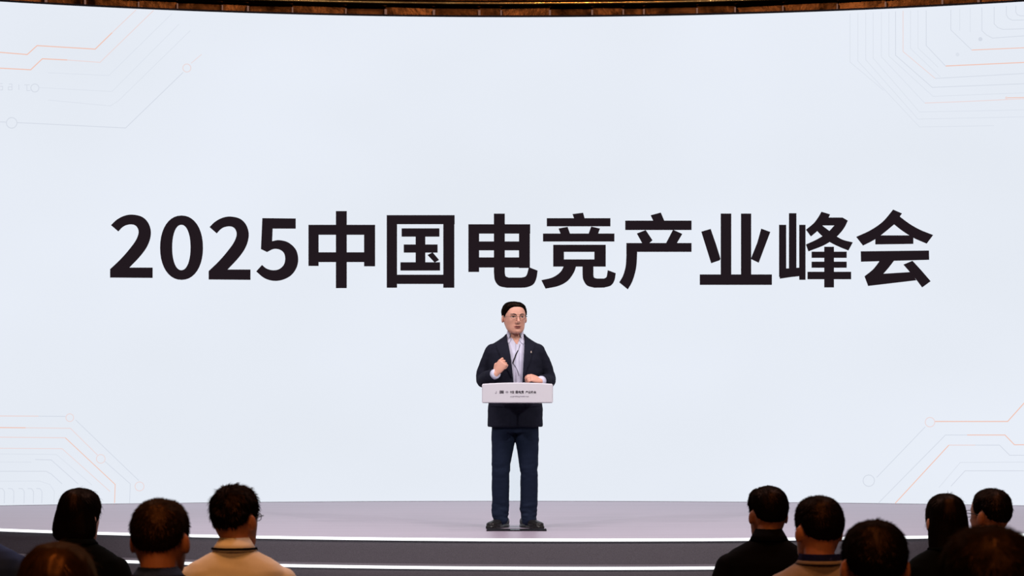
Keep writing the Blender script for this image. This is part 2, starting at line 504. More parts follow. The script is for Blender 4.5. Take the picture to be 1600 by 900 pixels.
s = 's'
two = [(85,152),(118,121,s),(160,99,s),(205,92,s),(258,103,s),(293,133,s),(311,180,s),(308,228,s),(288,278,s),(250,330,s),(190,393),(322,393),(322,452),(80,450),(80,402),(140,345,s),(190,288,s),(225,240,s),(241,200,s),(238,172,s),(222,153,s),(198,148,s),(170,153,s),(148,166,s),(127,188)]
glyph('digit', 150, 310, .275, [two])
def ell(cx, cy, rx, ry, ex, n=40):
    o = []
    for i in range(n):
        a = 2 * PI * i / n; c, q = math.cos(a), math.sin(a)
        o.append((cx + rx * math.copysign(abs(c) ** (2 / ex), c), cy + ry * math.copysign(abs(q) ** (2 / ex), q)))
    return o
glyph('digit', 150, 310, .275, [{'out': ell(486, 280, 122, 183, 2.15), 'hole': ell(485, 279, 52, 129, 2.15)}])
glyph('digit', 150, 310, .275, [[((p[0] - 80) * .983 + 640, p[1] + 11) + tuple(p[2:]) for p in two]])
glyph('digit', 150, 310, .275, [[(945,112),(1135,114),(1135,172),(1004,172),(1001,243),(1040,237,s),(1092,250,s),(1135,290,s),(1149,345,s),(1138,397,s),(1105,440,s),(1055,464,s),(1005,468,s),(955,452,s),(910,415),(943,378),(970,399,s),(1005,408,s),(1040,402,s),(1067,377,s),(1075,340,s),(1066,308,s),(1040,290,s),(1008,288,s),(972,305),(937,288)]])
glyph('character', 150, 310, .275, [(1207,150,1265,384),(1207,150,1586,207),(1523,150,1586,386),(1207,306,1586,362),(1363,72,1425,510)])
glyph('character', 590, 310, .2375, [(60,110,128,588),(60,110,507,170),(432,110,505,588),(60,502,505,563),(158,197,407,252),(250,197,314,475),(172,303,395,357),(150,420,411,475),[(328,372),(362,355),(405,405),(375,422)]])
glyph('character', 590, 310, .2375, [(597,170,668,484),(597,170,1004,232),(930,170,1002,458),(597,283,1002,342),(597,388,1002,455),
    [(765,100),(837,100),(837,490),(843,512,s),(862,521),(945,521),(972,514,s),(984,495,s),(995,452),(1053,475),(1045,525,s),(1025,565,s),(985,584,s),(945,588),(850,588),(800,576,s),(772,540,s),(765,490)]])
glyph('character', 590, 310, .2375, [[(1282,103),(1352,94),(1364,138),(1296,142)],(1113,130,1532,184),[(1190,198),(1250,187),(1268,238),(1206,238)],[(1405,185),(1463,198),(1449,238),(1386,238)],(1088,231,1558,284),
    (1155,305,1226,449),(1426,305,1501,449),(1155,305,1501,352),(1155,401,1501,449),
    [(1228,440),(1308,440),(1290,490,s),(1250,543,s),(1190,576,s),(1105,594),(1077,538),(1150,520,s),(1202,485,s)],
    [(1348,440),(1420,440),(1420,505),(1425,521,s),(1442,527),(1490,527),(1506,516,s),(1514,472),(1567,492),(1558,540,s),(1535,573,s),(1490,587),(1425,588),(1378,573,s),(1353,535,s),(1348,500)]])
glyph('character', 960, 310, .17784, [[(318,148),(408,124),(440,200),(345,205)],(95,195,678,278),[(197,308),(275,278),(335,368),(300,400),(247,400)],[(515,275),(597,312),(545,400),(450,400)],(105,392,678,470),
    [(105,395),(200,395),(200,480),(195,580,s),(180,660,s),(155,735,s),(118,800),(42,738),(75,680,s),(98,600,s),(105,510)]])
glyph('character', 960, 310, .17784, [(934,133,1027,690),(1112,133,1202,690),(750,668,1384,760),[(763,292),(846,268),(895,410),(932,530),(925,544),(850,570)],[(1290,265),(1370,295),(1330,400),(1268,566),(1198,532),(1255,390)]])
glyph('character', 1200, 310, .17775, [(97,232,160,690),(184,130,250,650),(274,232,330,716),[(97,620),(330,605),(330,668),(290,682),(200,692),(104,706)],
    [(470,117),(546,140),(530,175),(480,240,s),(430,290,s),(377,335),(333,275),(400,220,s),(440,168,s)],
    [(490,168),(655,168),(702,195),(668,262,s),(605,335,s),(500,408,s),(355,466),(333,405),(430,360,s),(520,303,s),(583,238),(480,238)],
    [(455,222),(545,290),(605,335,s),(665,366,s),(746,386),(707,458),(640,432,s),(545,385,s),(470,325,s),(420,275)],
    (383,468,692,523),(383,556,692,610),(347,645,731,711),(494,425,580,783)])
glyph('character', 1200, 310, .17775, [[(1100,98),(1178,132),(1110,228),(995,322,s),(920,372,s),(835,415),(775,338),(900,280,s),(1010,203,s)],
    [(1145,140),(1165,165),(1250,227,s),(1340,277,s),(1452,322),(1395,398),(1285,350,s),(1185,288,s),(1100,222),(1100,150)],
    [(943,325),(1278,325),(1278,400),(943,405)],[(815,465),(1415,458),(1417,540),(817,557)],
    [(985,545),(1110,545),(1060,610,s),(1015,662),(1255,647),(1305,720),(880,770),(848,685),(925,622,s)],[(1190,582),(1270,548),(1350,635),(1430,728),(1355,783),(1300,710),(1245,645)]])

def ribbon(bm, pts, wd, mi, off=0.005):
    P = [Vector((p[0], p[1])) for p in pts]
    Q = []
    for a_, b_ in zip(P, P[1:]):
        n_ = max(1, int((b_ - a_).length / 25))
        Q += [a_.lerp(b_, i / n_) for i in range(n_)]
    Q.append(P[-1])
    Lf = []; Rt = []
    for i, p in enumerate(Q):
        d0 = (Q[i] - Q[i - 1]).normalized() if i else (Q[1] - Q[0]).normalized()
        d1 = (Q[i + 1] - Q[i]).normalized() if i < len(Q) - 1 else d0
        t = (d0 + d1).normalized(); nn = Vector((-t.y, t.x)) * (wd / 2) / max(0.6, t.dot(d0))
        Lf.append(bm.verts.new(on_screen(*(p + nn), off))); Rt.append(bm.verts.new(on_screen(*(p - nn), off)))
    for i in range(len(Q) - 1):
        f = bm.faces.new((Lf[i], Lf[i + 1], Rt[i + 1], Rt[i])); f.material_index = mi

def circuit(ox, oy, sc, lines, rings, blobs=()):
    bm = bmesh.new()
    for mi, wd, pts in lines: ribbon(bm, [(ox + x * sc, oy + y * sc) for x, y in pts], wd, mi)
    for mi, cx, cy, rr in rings:
        ribbon(bm, [(ox + cx * sc + rr * sc * math.cos(2 * PI * i / 24), oy + cy * sc + rr * sc * math.sin(2 * PI * i / 24)) for i in range(25)], 1.3, mi)
    for mi, cx, cy, rr in blobs:
        v = [bm.verts.new(on_screen(ox + cx * sc + rr * sc * math.cos(2 * PI * i / 14), oy + cy * sc + rr * sc * math.sin(2 * PI * i / 14), 0.005)) for i in range(14)]
        bm.faces.new(v).material_index = mi
    s_link('circuit_pattern', bm, LINES)

circuit(0, 0, .25, [
    (0, 1.6, [(-200,322),(0,327),(170,341),(232,285),(595,307),(700,205)]), (1, 1.3, [(700,205),(850,62)]),
    (0, 1.6, [(-200,420),(0,426),(192,436),(265,367),(420,375)]), (1, 1.3, [(420,375),(625,390),(960,65)]),
    (3, 1.1, [(300,455),(680,472),(1075,85)]), (3, 1.1, [(240,547),(700,572),(1120,150)]), (3, 1.1, [(300,625),(690,662),(740,630),(1190,190)]),
    (2, 1.2, [(-150,758),(38,763)]), (2, 1.2, [(108,766),(785,800),(1145,452)]), (1, 1.0, [(1195,395),(1260,340)]),
    (2, 1.0, [(0,522),(16,522)]), (2, 1.0, [(0,540),(16,540),(16,562),(0,562)]), (2, 1.0, [(55,525),(75,525),(75,562),(52,562),(52,543),(75,543)]),
    (2, 1.0, [(118,528),(118,562)]), (2, 1.0, [(152,530),(186,530)]), (2, 1.0, [(168,530),(168,566),(190,566)])],
    [(2, 73, 768, 33), (2, 218, 550, 25), (1, 1168, 425, 25)])
tr = [(0, 1.5, [(975,442),(1500,418),(1620,413)]), (2, 1.1, [(845,70),(845,305),(975,442)]),
      (1, 1.2, [(690,72),(690,345),(905,525)]), (2, 1.1, [(905,525),(1500,492),(1620,486)]), (3, 1.1, [(740,70),(740,325),(940,515)]), (3, 1.1, [(790,70),(790,322),(925,450)]),
      (2, 1.1, [(640,76),(640,370),(885,585),(1620,556)]), (3, 1.1, [(595,78),(595,375),(890,645),(1620,617)]),
      (3, 1.1, [(545,80),(545,380),(835,690)]), (1, 1.2, [(835,690),(1150,678),(1620,655)]), (3, 1.1, [(490,82),(490,390),(800,750),(1620,733)]),
      (3, 1.1, [(440,84),(440,400),(790,797),(1620,780)]), (3, 1.1, [(388,86),(388,410),(800,850),(1300,842)]), (3, 1.1, [(335,90),(335,415),(560,605)]),
      (2, 1.1, [(1010,64),(1010,200),(1150,335)]), (0, 1.3, [(1150,335),(1500,320),(1620,315)]), (3, 1.1, [(1070,60),(1070,205)]), (3, 1.1, [(1140,55),(1140,215)]),
      (2, 1.1, [(1218,50),(1218,205),(1250,235),(1290,255),(1500,240),(1620,232)]), (2, 1.1, [(1300,45),(1300,160),(1325,185),(1360,197),(1620,188)]),
      (2, 1.1, [(1382,40),(1382,100),(1395,122),(1420,135),(1620,132)]), (2, 1.1, [(1445,38),(1445,80),(1455,98),(1475,106),(1620,104)]), (0, 1.2, [(1390,655),(1620,650)])]
circuit(1250, 0, .23333, tr, [], [(2, 1208, 262, 14), (3, 1055, 365, 13), (1, 1382, 655, 9)])
bl = [(1, 1.5, [(-150,149),(300,151)]), (2, 1.2, [(300,151),(512,153)]), (2, 1.1, [(590,180),(1085,655)]),
      (0, 1.5, [(-150,239),(200,242)]), (1, 1.3, [(200,242),(550,246),(762,455)]), (2, 1.1, [(820,505),(1018,680),(1012,832)]),
      (1, 1.4, [(-150,314),(510,320)]), (0, 1.2, [(510,320),(900,685),(895,830)]), (1, 1.2, [(-150,401),(485,405),(860,740)]),
      (3, 1.2, [(-150,445),(440,450),(720,690)]), (2, 1.2, [(275,490),(400,493),(610,680)]), (3, 1.2, [(-150,510),(245,510)]),
      (2, 1.2, [(-150,582),(360,582),(400,603),(485,680)]), (3, 1.2, [(-150,660),(310,658),(390,685),(425,740),(420,832)])]
for x in (35, 108, 190, 262, 328): bl.append((2, 1.2, [(x - 45, 716), (x - 15, 718), (x, 740), (x - 2, 832)]))
circuit(0, 620, .2, bl, [(1, 545, 163, 30), (1, 787, 485, 34), (1, 1090, 700, 35)])
br = [(0, 1.6, [(762,230),(1300,230),(1421,95),(1500,8)]), (2, 1.1, [(690,270),(330,645)]), (2, 1.1, [(345,832),(840,330),(1000,330)]),
      (0, 1.4, [(1000,330),(1280,330),(1350,402),(1520,402)]), (0, 1.4, [(468,835),(865,405)]), (1, 1.4, [(865,405),(1060,405)]), (2, 1.2, [(1060,405),(1240,405),(1315,480),(1520,480)]),
      (3, 1.2, [(790,720),(950,533),(1520,530)]), (2, 1.2, [(880,710),(985,595),(1520,595)])]
circuit(1300, 610, .21112, br, [(1, 725, 235, 35), (2, 272, 668, 42)])

# ------------------------------------------------------------------ stage
stage = thing('stage', 'wide low mauve-floored stage with two white light strips along its curved dark step', 'stage', (0.58, 16.67, 0))
SC, SR = Vector((0.58, 25.67, 0)), 9.0
inv2 = Matrix.Translation((-0.58, -16.67, 0))
AS = 0.86
def sarc(a, r): return Vector((SC.x + r * math.sin(a), SC.y - r * math.cos(a), 0))
def slab(name, r_out, z0, z1, m, m_side=None):
    bm = bmesh.new(); k = 120; T = []; B = []
    for i in range(k + 1):
        q = sarc(-AS + 2 * AS * i / k, r_out)
        T.append(bm.verts.new((q.x, q.y, z1))); B.append(bm.verts.new((q.x, q.y, z0)))
    xl, xr = T[0].co.x, T[-1].co.x
    aL, aR = math.asin(xl / (SCR_R + .3)), math.asin(xr / (SCR_R + .3))
    TB = []; BB = []
    for i in range(41):
        q = arc(aR + (aL - aR) * i / 40, SCR_R + .3, CYC)
        TB.append(bm.verts.new((q.x, q.y, z1))); BB.append(bm.verts.new((q.x, q.y, z0)))
    trv, tl, brv, bl_ = TB[0], TB[-1], BB[0], BB[-1]
    bm.faces.new(T + TB); bm.faces.new((B + BB)[::-1])
    for i in range(40): bm.faces.new((TB[i], BB[i], BB[i + 1], TB[i + 1])).material_index = 1
    for i in range(k):
        f = bm.faces.new((B[i], B[i + 1], T[i + 1], T[i])); f.material_index = 1
    for q in ((tl, bl_, B[0], T[0]), (trv, T[-1], B[-1], brv)):
        bm.faces.new(q).material_index = 1
    bmesh.ops.recalc_face_normals(bm, faces=bm.faces[:])
    bm.transform(inv2)
    return link(name, bm, [m, m_side or m], stage)
RISE = 0.185
slab('stage_floor', SR, STAGE - 0.02, STAGE, M_stage, M_riser)
slab('riser', SR - 0.004, STAGE - RISE, STAGE - 0.02, M_riser)
slab('lower_step', SR + 0.25, 0.0, STAGE - RISE, M_riser)
def strip(r, z, h):
    bm = bmesh.new(); k = 120; lo = []
    for i in range(k + 1):
        a = -AS + 2 * AS * i / k
        ring = []
        for rr_, z_ in ((r + 0.008, z - h), (r + 0.008, z), (r - 0.006, z), (r - 0.006, z - h)):
            q = sarc(a, rr_); ring.append(bm.verts.new((q.x, q.y, z_)))
        lo.append(ring)
    for A_, B_ in zip(lo, lo[1:]):
        for j in range(4): bm.faces.new((A_[j], B_[j], B_[(j + 1) % 4], A_[(j + 1) % 4]))
    bm.faces.new(lo[0]); bm.faces.new(lo[-1][::-1])
    bmesh.ops.recalc_face_normals(bm, faces=bm.faces[:])
    bm.transform(inv2)
    o = link('light_strip', bm, M_strip, stage); o['label'] = 'glowing white light strip'
strip(SR + 0.002, STAGE + 0.002, 0.020)
strip(SR + 0.252, STAGE - RISE + 0.002, 0.020)

# ------------------------------------------------------------------ lectern
LZ = 17.55
lx = (808.5 - 800) / F * LZ
lect = thing('lectern', 'white lectern panel on a clear acrylic post in front of the speaker', 'lectern', (lx, LZ, STAGE + 0.001))
pz0 = EYE - STAGE - (630.0 - HOR) / F * LZ
pz1 = EYE - STAGE + (HOR - 600.0) / F * LZ
hw = 0.5 * 111.0 / F * LZ
bm = bmesh.new()
k = 24; a_ = []; b_ = []
outline = [(-hw, pz0), (hw, pz0)]
for i in range(k + 1):
    x = hw - 2 * hw * i / k
    outline.append((x, pz1 + 0.010 * (1 - (x / hw) ** 2)))
def bowed(x): return -0.03 * (1 - (x / hw) ** 2)
n = len(outline)
bm2 = bmesh.new()
cols = 24
grid = []
for i in range(cols + 1):
    x = -hw + 2 * hw * i / cols
    zt = pz1 + 0.010 * (1 - (x / hw) ** 2)
    yf = bowed(x)
    grid.append([bm2.verts.new((x, yf, pz0)), bm2.verts.new((x, yf, zt)), bm2.verts.new((x, yf + 0.05, zt)), bm2.verts.new((x, yf + 0.05, pz0))])
for A_, B_ in zip(grid, grid[1:]):
    for j in range(4): bm2.faces.new((A_[j], B_[j], B_[(j + 1) % 4], A_[(j + 1) % 4]))
bm2.faces.new(grid[0]); bm2.faces.new(grid[-1][::-1])
bmesh.ops.recalc_face_normals(bm2, faces=bm2.faces[:])
sharp = [e for e in bm2.edges if len(e.link_faces) == 2 and e.calc_face_angle() > 1.0]
bmesh.ops.bevel(bm2, geom=sharp, offset=0.006, segments=3, affect='EDGES')
bm.free()
link('front_panel', bm2, M_white, lect)
bm = bmesh.new(); box(bm, -hw + 0.015, hw - 0.015, 0.0, 0.19, pz1 - 0.045, pz1 - 0.025, 0.004); link('reading_shelf', bm, M_white, lect)
bm = bmesh.new(); box(bm, -0.055, 0.030, 0.05, 0.09, 0.010, pz1 - 0.046); link('clear_post', bm, M_acr, lect)
bm = bmesh.new(); box(bm, -0.235, 0.222, 0.045, 0.215, 0.0, 0.009, 0.003); link('base_plate', bm, M_plate, lect)

def text_bits(body, size, weight):
    cu = bpy.data.curves.new('t', 'FONT'); cu.body = body; cu.size = size; cu.extrude = 0.0004; cu.offset = weight
    cu.resolution_u = 3
    o = bpy.data.objects.new('t', cu); C.objects.link(o)
    dg = bpy.context.evaluated_depsgraph_get()
    me = bpy.data.meshes.new_from_object(o.evaluated_get(dg))
    bpy.data.objects.remove(o); bpy.data.curves.remove(cu)
    return me
def panel_x(u): return ((745 + u * 0.08125) - 808.5) / F * LZ
def panel_z(v): return EYE - STAGE + (HOR - (590 + v * 0.0813)) / F * LZ
def put_text(name, body, u0, u1, v0, v1, m, weight):
    me = text_bits(body, 0.03, weight)
    if not me.vertices: return
    xs = [v.co.x for v in me.vertices]; ys = [v.co.y for v in me.vertices]
    x0, x1 = panel_x(u0), panel_x(u1); z0, z1 = panel_z(v1), panel_z(v0)
    for v in me.vertices:
        tx = (v.co.x - min(xs)) / max(1e-6, max(xs) - min(xs)); tz = (v.co.y - min(ys)) / max(1e-6, max(ys) - min(ys))
        x = x0 + tx * (x1 - x0)
        v.co = Vector((x, bowed(x) - 0.0012 - v.co.z, z0 + tz * (z1 - z0)))
    link(name, me, m, lect)
put_text('printed_title', '国', 440, 516, 252, 308, M_ink, 0.0006)
put_text('printed_title', '中', 556, 606, 258, 306, M_ink2, 0.0006)
put_text('printed_title', '中国', 640, 716, 256, 308, M_ink, 0.0003)
put_text('printed_title', '国电竞', 745, 905, 252, 308, M_ink, 0.0006)
put_text('printed_title', '产业峰会', 935, 1142, 256, 308, M_ink, 0.0006)
bm = bmesh.new()
for (u, v, du, dv) in ((352, 296, 30, 12), (372, 262, 8, 34)):
    x0, x1 = panel_x(u), panel_x(u + du); z0, z1 = panel_z(v + dv), panel_z(v)
    box(bm, x0, x1, bowed(x0) - 0.0016, bowed(x0) - 0.0002, z0, z1)
link('printed_mark', bm, M_ink2, lect)
bm = bmesh.new(); rng = random.Random(5); u = 650
while u < 1005:
    du = rng.uniform(6, 16); v = 352 + rng.uniform(0, 8); dv = rng.uniform(10, 22)
    x0, x1 = panel_x(u), panel_x(u + du)
    box(bm, x0, x1, bowed(x0) - 0.0016, bowed(x0) - 0.0002, panel_z(v + dv), panel_z(v))
    u += du + rng.uniform(4, 9)
link('printed_small_line', bm, M_ink2, lect)

# ------------------------------------------------------------------ people
HEAD = [(.118,.004,.01,.012),(.112,.030,-.035,.055),(.100,.050,-.060,.078),(.080,.065,-.078,.093),(.050,.074,-.090,.102),(.020,.077,-.093,.103),(-.010,.076,-.091,.097),
        (-.035,.073,-.089,.085),(-.060,.068,-.088,.065),(-.080,.064,-.087,.045),(-.100,.055,-.085,.02),(-.115,.039,-.080,.0),(-.122,.019,-.072,-.03)]
def head_core():
    bm = bmesh.new()
    rings = []
    zs = spline([(h[0], h[1], 0) for h in HEAD], 3); fb = spline([(h[2], h[3], 0) for h in HEAD], 3)
    for p, q in zip(zs, fb):
        rings.append((p.x, 0, (q.x + q.y) / 2, max(.003, p.y), max(.003, (q.y - q.x) / 2)))
    loft(bm, rings[::-1], 32, 2.25)
    return bm
def add_bm(dst, src, M=None):
    if M is not None: src.transform(M)
    me = bpy.data.meshes.new('x'); src.to_mesh(me); src.free(); dst.from_mesh(me); bpy.data.meshes.remove(me)

def head_full():
    bm = head_core()
    tube(bm, [(0, -.086, .022), (0, -.099, -.004), (0, -.110, -.024), (0, -.106, -.034)], [.007, .0085, .0115, .009], 12, True)
    for sx in (-1, 1):
        ball(bm, (sx * .010, -.098, -.032), .0085)
        rot = Matrix.Rotation(sx * 0.25, 4, 'Z') @ Matrix.Rotation(-0.15, 4, 'X')
        ball(bm, (sx * .084, .014, -.008), 1.0, (.0085, .018, .031), rot)
    return bm
FACE = [((.033,-.088,.012), (.017,.03,.011), -.0065), ((-.033,-.088,.012), (.017,.03,.011), -.0065), ((.03,-.09,.033), (.022,.03,.007), .003), ((-.03,-.09,.033), (.022,.03,.007), .003),
        ((.046,-.07,-.022), (.02,.03,.018), .004), ((-.046,-.07,-.022), (.02,.03,.018), .004), ((0,-.09,-.060), (.024,.03,.006), .0042), ((0,-.09,-.074), (.021,.03,.006), .005), ((0,-.09,-.067), (.022,.03,.0025), -.004),
        ((0,-.085,-.107), (.018,.03,.012), .005), ((0,-.09,-.087), (.02,.03,.005), -.003)]
def face_sculpt(me, M):
    Mi = M.inverted(); d3 = M.to_3x3()
    for v in me.vertices:
        p = Mi @ v.co
        if abs(p.x) < .1 and -.14 < p.z < .08 and p.y < -.03:
            g = 0
            for c, sg, am in FACE:
                e = ((p.x - c[0]) / sg[0]) ** 2 + ((p.y - c[1]) / sg[1]) ** 2 + ((p.z - c[2]) / sg[2]) ** 2
                if e < 9: g += am * math.exp(-e)
            v.co = v.co + d3 @ Vector((0, -g, 0))

def hand(bm, wrist, f, p, right, curl, thumb=0.5, sc=1.0):
    f = Vector(f).normalized(); p = Vector(p); p = (p - f * p.dot(f)).normalized()
    z = -p; y = z.cross(f)
    M = Matrix(((f.x, y.x, z.x, wrist[0]), (f.y, y.y, z.y, wrist[1]), (f.z, y.z, z.z, wrist[2]), (0, 0, 0, 1))) @ Matrix.Diagonal((sc, sc if right else -sc, sc, 1))
    b2 = bmesh.new()
    b3 = bmesh.new()
    loft(b3, [(-.03,0,0,.026,.019),(0,0,0,.027,.018),(.03,0,.0,.036,.017),(.06,0,0,.041,.0155),(.088,0,0,.040,.013),(.094,0,0,.034,.009)], 20, 2.4)
    b3.transform(Matrix(((0,0,1,0),(1,0,0,0),(0,1,0,0),(0,0,0,1))))
    add_bm(b2, b3)
    for q, (yy, ln) in enumerate(((.030,.068),(.0105,.078),(-.0105,.072),(-.030,.056))):
        c = curl[q] if hasattr(curl[0], '__len__') else curl
        pos = Vector((.084, yy, .001)); ang = 0; pts = [pos.copy()]; segs = (ln * .45, ln * .32, ln * .25)
        pts.insert(0, pos - Vector((.03, 0, 0)))
        for sg, cc in zip(segs, c):
            ang += R(cc)
            pos = pos + Vector((math.cos(ang), yy * 0.5, -math.sin(ang))).normalized() * sg
            pts.append(pos.copy())
        for a_, b_, r0, r1 in zip(pts, pts[1:], (.0095, .0095, .0085, .0078), (.0095, .0085, .0078, .007)):
            tube(b2, [a_, b_], [r0, r1], 10, True)
    th = [Vector((.012, .022, -.006)), Vector((.042, .046, -.014)), Vector((.070, .052 - .02 * thumb, -.020 - .018 * thumb)), Vector((.092, .045 - .04 * thumb, -.026 - .026 * thumb))]
    for a_, b_, r0, r1 in zip(th, th[1:], (.015, .0115, .0095), (.0115, .0095, .0078)):
        tube(b2, [a_, b_], [r0, r1], 10, True)
    bmesh.ops.recalc_face_normals(b2, faces=b2.faces[:])
    add_bm(bm, b2, M)

def sstep(x, a, b):
    t = min(1, max(0, (x - a) / (b - a))); return t * t * (3 - 2 * t)

HL_MAN = [(0, 44), (30, 42), (48, 26), (62, 6), (78, -12), (86, 2), (98, 12), (108, 2), (122, -18), (150, -28), (180, -30)]
HL_WOM = [(0, 46), (30, 34), (50, 8), (70, -25), (100, -40), (140, -45), (180, -45)]
def interp(tab, a):
    for (a0, v0), (a1, v1) in zip(tab, tab[1:]):
        if a <= a1: return v0 + (v1 - v0) * (a - a0) / (a1 - a0)
    return tab[-1][1]

def hair_mesh(Mh, hl=HL_MAN, side=.011, top=.017, back=.013, rough=.0025, blades=2500, blen=.02, lift=.35, curtain=None, seed=1, part=None, bw=.0011, wig=None, flow=None):
    """head-local hair cap grown from the skull, tufts on it, optional hanging curtain"""
    rng = random.Random(seed)
    core = head_core(); cm = bpy.data.meshes.new('c'); core.to_mesh(cm); core.free()
    bv = bvh_of(cm); bpy.data.meshes.remove(cm)
    cen = Vector((0, .008, .012))
    NA, NE = 84, 44
    bm = bmesh.new(); G = []; TH = []
    for j in range(NE + 1):
        e = R(-62 + (152) * j / NE); row = []; th = []
        for i in range(NA):
            a = 2 * PI * i / NA
            d = Vector((math.sin(a) * math.cos(e), -math.cos(a) * math.cos(e), math.sin(e)))
            h = bv.ray_cast(cen, d, 1.0)[0]
            if h is None: h = cen + d * .08
            deg = math.degrees(a); deg = min(deg, 360 - deg)
            line = interp(hl, deg)
            m = sstep(math.degrees(e), line - 2, line + 14)
            up = max(0, math.sin(e)); bk = max(0, -math.cos(math.pi - a) * -1) if False else max(0, -(-math.cos(a)) * -1)
            bkf = max(0.0, d.y)
            t = side * (1 - up) * (1 - bkf) + back * bkf * (1 - up) + top * up
            if not curtain: t *= .35 + .65 * sstep(math.degrees(e), line, line + 42)
            t += rough * (noise.noise(h * 55 + Vector((seed * 3.1, 0, 0))) + .6 * noise.noise(h * 130 + Vector((0, seed, 0))))
            if part is not None and e > R(20):
                q = (h.x - part) / .006
                t -= .006 * math.exp(-q * q) * (1 if h.y < .06 else .3)
                if h.x > part: t += .006 * math.exp(-(((h.x - part - .02) / .03) ** 2)) * (1 if h.y < .05 else .4)
            if wig: t += wig(h, e)
            t = -0.004 + (t + .004) * m
            row.append(bm.verts.new(h + d * t)); th.append(t)
        G.append(row); TH.append(th)
    fs = []
    for j in range(NE):
        for i in range(NA):
            i2 = (i + 1) % NA
            if max(TH[j][i], TH[j][i2], TH[j + 1][i], TH[j + 1][i2]) < -.0005 and not curtain: continue
            fs.append(bm.faces.new((G[j][i], G[j][i2], G[j + 1][i2], G[j + 1][i])))
    if curtain:
        bm.faces.new(G[0][::-1]); bm.faces.new(G[-1])
        loft(bm, curtain[::-1], 32, 2.2)
        me = fuse(bm, .004, 6)
        for v in me.vertices:
            k_ = noise.noise(Vector((v.co.x * 60, v.co.y * 60, v.co.z * 6 + seed)))
            v.co += v.normal * (.0018 * k_)
        bm = bmesh.new(); bm.from_mesh(me); bpy.data.meshes.remove(me)
    else:
        pass
    bm.normal_update()
    # tufts
    faces = [f for f in bm.faces if curtain or True]
    area = [f.calc_area() for f in faces]
    crown = Vector((.008, .055, .118))
    picks = rng.choices(faces, weights=area, k=blades)
    spots = []
    for f in picks:
        vs_ = f.verts; ww = [rng.random() + .05 for _ in vs_]; sw = sum(ww)
        p = Vector((0, 0, 0))
        for v, q in zip(vs_, ww): p += v.co * (q / sw)
        if not curtain and (p - cen).length < .06: continue
        spots.append((p, f.normal.copy()))
    for p, nrm in spots:
        if nrm.dot(p - cen) < 0: nrm = -nrm
        if curtain and p.z < 0: dn = Vector((0, 0, -1))
        else: dn = (p - crown)
        if flow is not None and p.z > .03: dn = dn.normalized() + Vector(flow)
        dn = dn - nrm * dn.dot(nrm)
        if dn.length < 1e-4: dn = Vector((rng.uniform(-1, 1), rng.uniform(-1, 1), 0))
        dn.normalize()
        sd = nrm.cross(dn)
        dn = (dn + sd * rng.uniform(-.45, .45) * (1 if not curtain else .15)).normalized()
        lf = lift * rng.uniform(.2, 1.3); ln = blen * rng.uniform(.5, 1.25)
        p0 = p - nrm * .002
        p1 = p0 + (dn + nrm * lf).normalized() * ln * .55
        p2 = p1 + (dn + nrm * lf * .35).normalized() * ln * .45
        sd = nrm.cross(dn).normalized() * bw * rng.uniform(.7, 1.4)
        v0, v1 = bm.verts.new(p0 - sd), bm.verts.new(p0 + sd)
        v2, v3 = bm.verts.new(p1 - sd * .8), bm.verts.new(p1 + sd * .8)
        v4 = bm.verts.new(p2)
        bm.faces.new((v0, v1, v3, v2)); bm.faces.new((v2, v3, v4))
    bm.transform(Mh)
    return bm

def glasses_mesh(Mh, wide=1.0, rim=.0013):
    bm = bmesh.new(); ln = bmesh.new()
    y = -.101
    for sx in (-1, 1):
        c = Vector((sx * .032, y, .010))
        pts = []
        for i in range(28):
            a = 2 * PI * i / 28; cc, ss = math.cos(a), math.sin(a)
            pts.append(c + Vector((.0225 * math.copysign(abs(cc) ** .75, cc), abs(cc * .5 + .5 * sx * cc * 0) * .003, .0165 * math.copysign(abs(ss) ** .75, ss))))
        tube(bm, pts, rim, 6, closed=True)
        vv = [ln.verts.new(p) for p in pts]; ln.faces.new(vv)
        r = bmesh.ops.extrude_face_region(ln, geom=[f for f in ln.faces if set(f.verts) == set(vv)])
        for e in r['geom']:
            if isinstance(e, bmesh.types.BMVert): e.co.y += .001
        tube(bm, [(sx * .0545, y, .015), (sx * .070 * wide, y + .014, .016), (sx * .081 * wide, -.04, .014), (sx * .083 * wide, .012, .012), (sx * .082 * wide, .028, -.004)], rim * 1.1, 6)
    tube(bm, spline([(-.009, y, .013), (0, y - .002, .017), (.009, y, .013)], 4), rim, 6)
    bmesh.ops.recalc_face_normals(bm, faces=bm.faces[:]); bmesh.ops.recalc_face_normals(ln, faces=ln.faces[:])
    bm.transform(Mh); ln.transform(Mh)
    return bm, ln

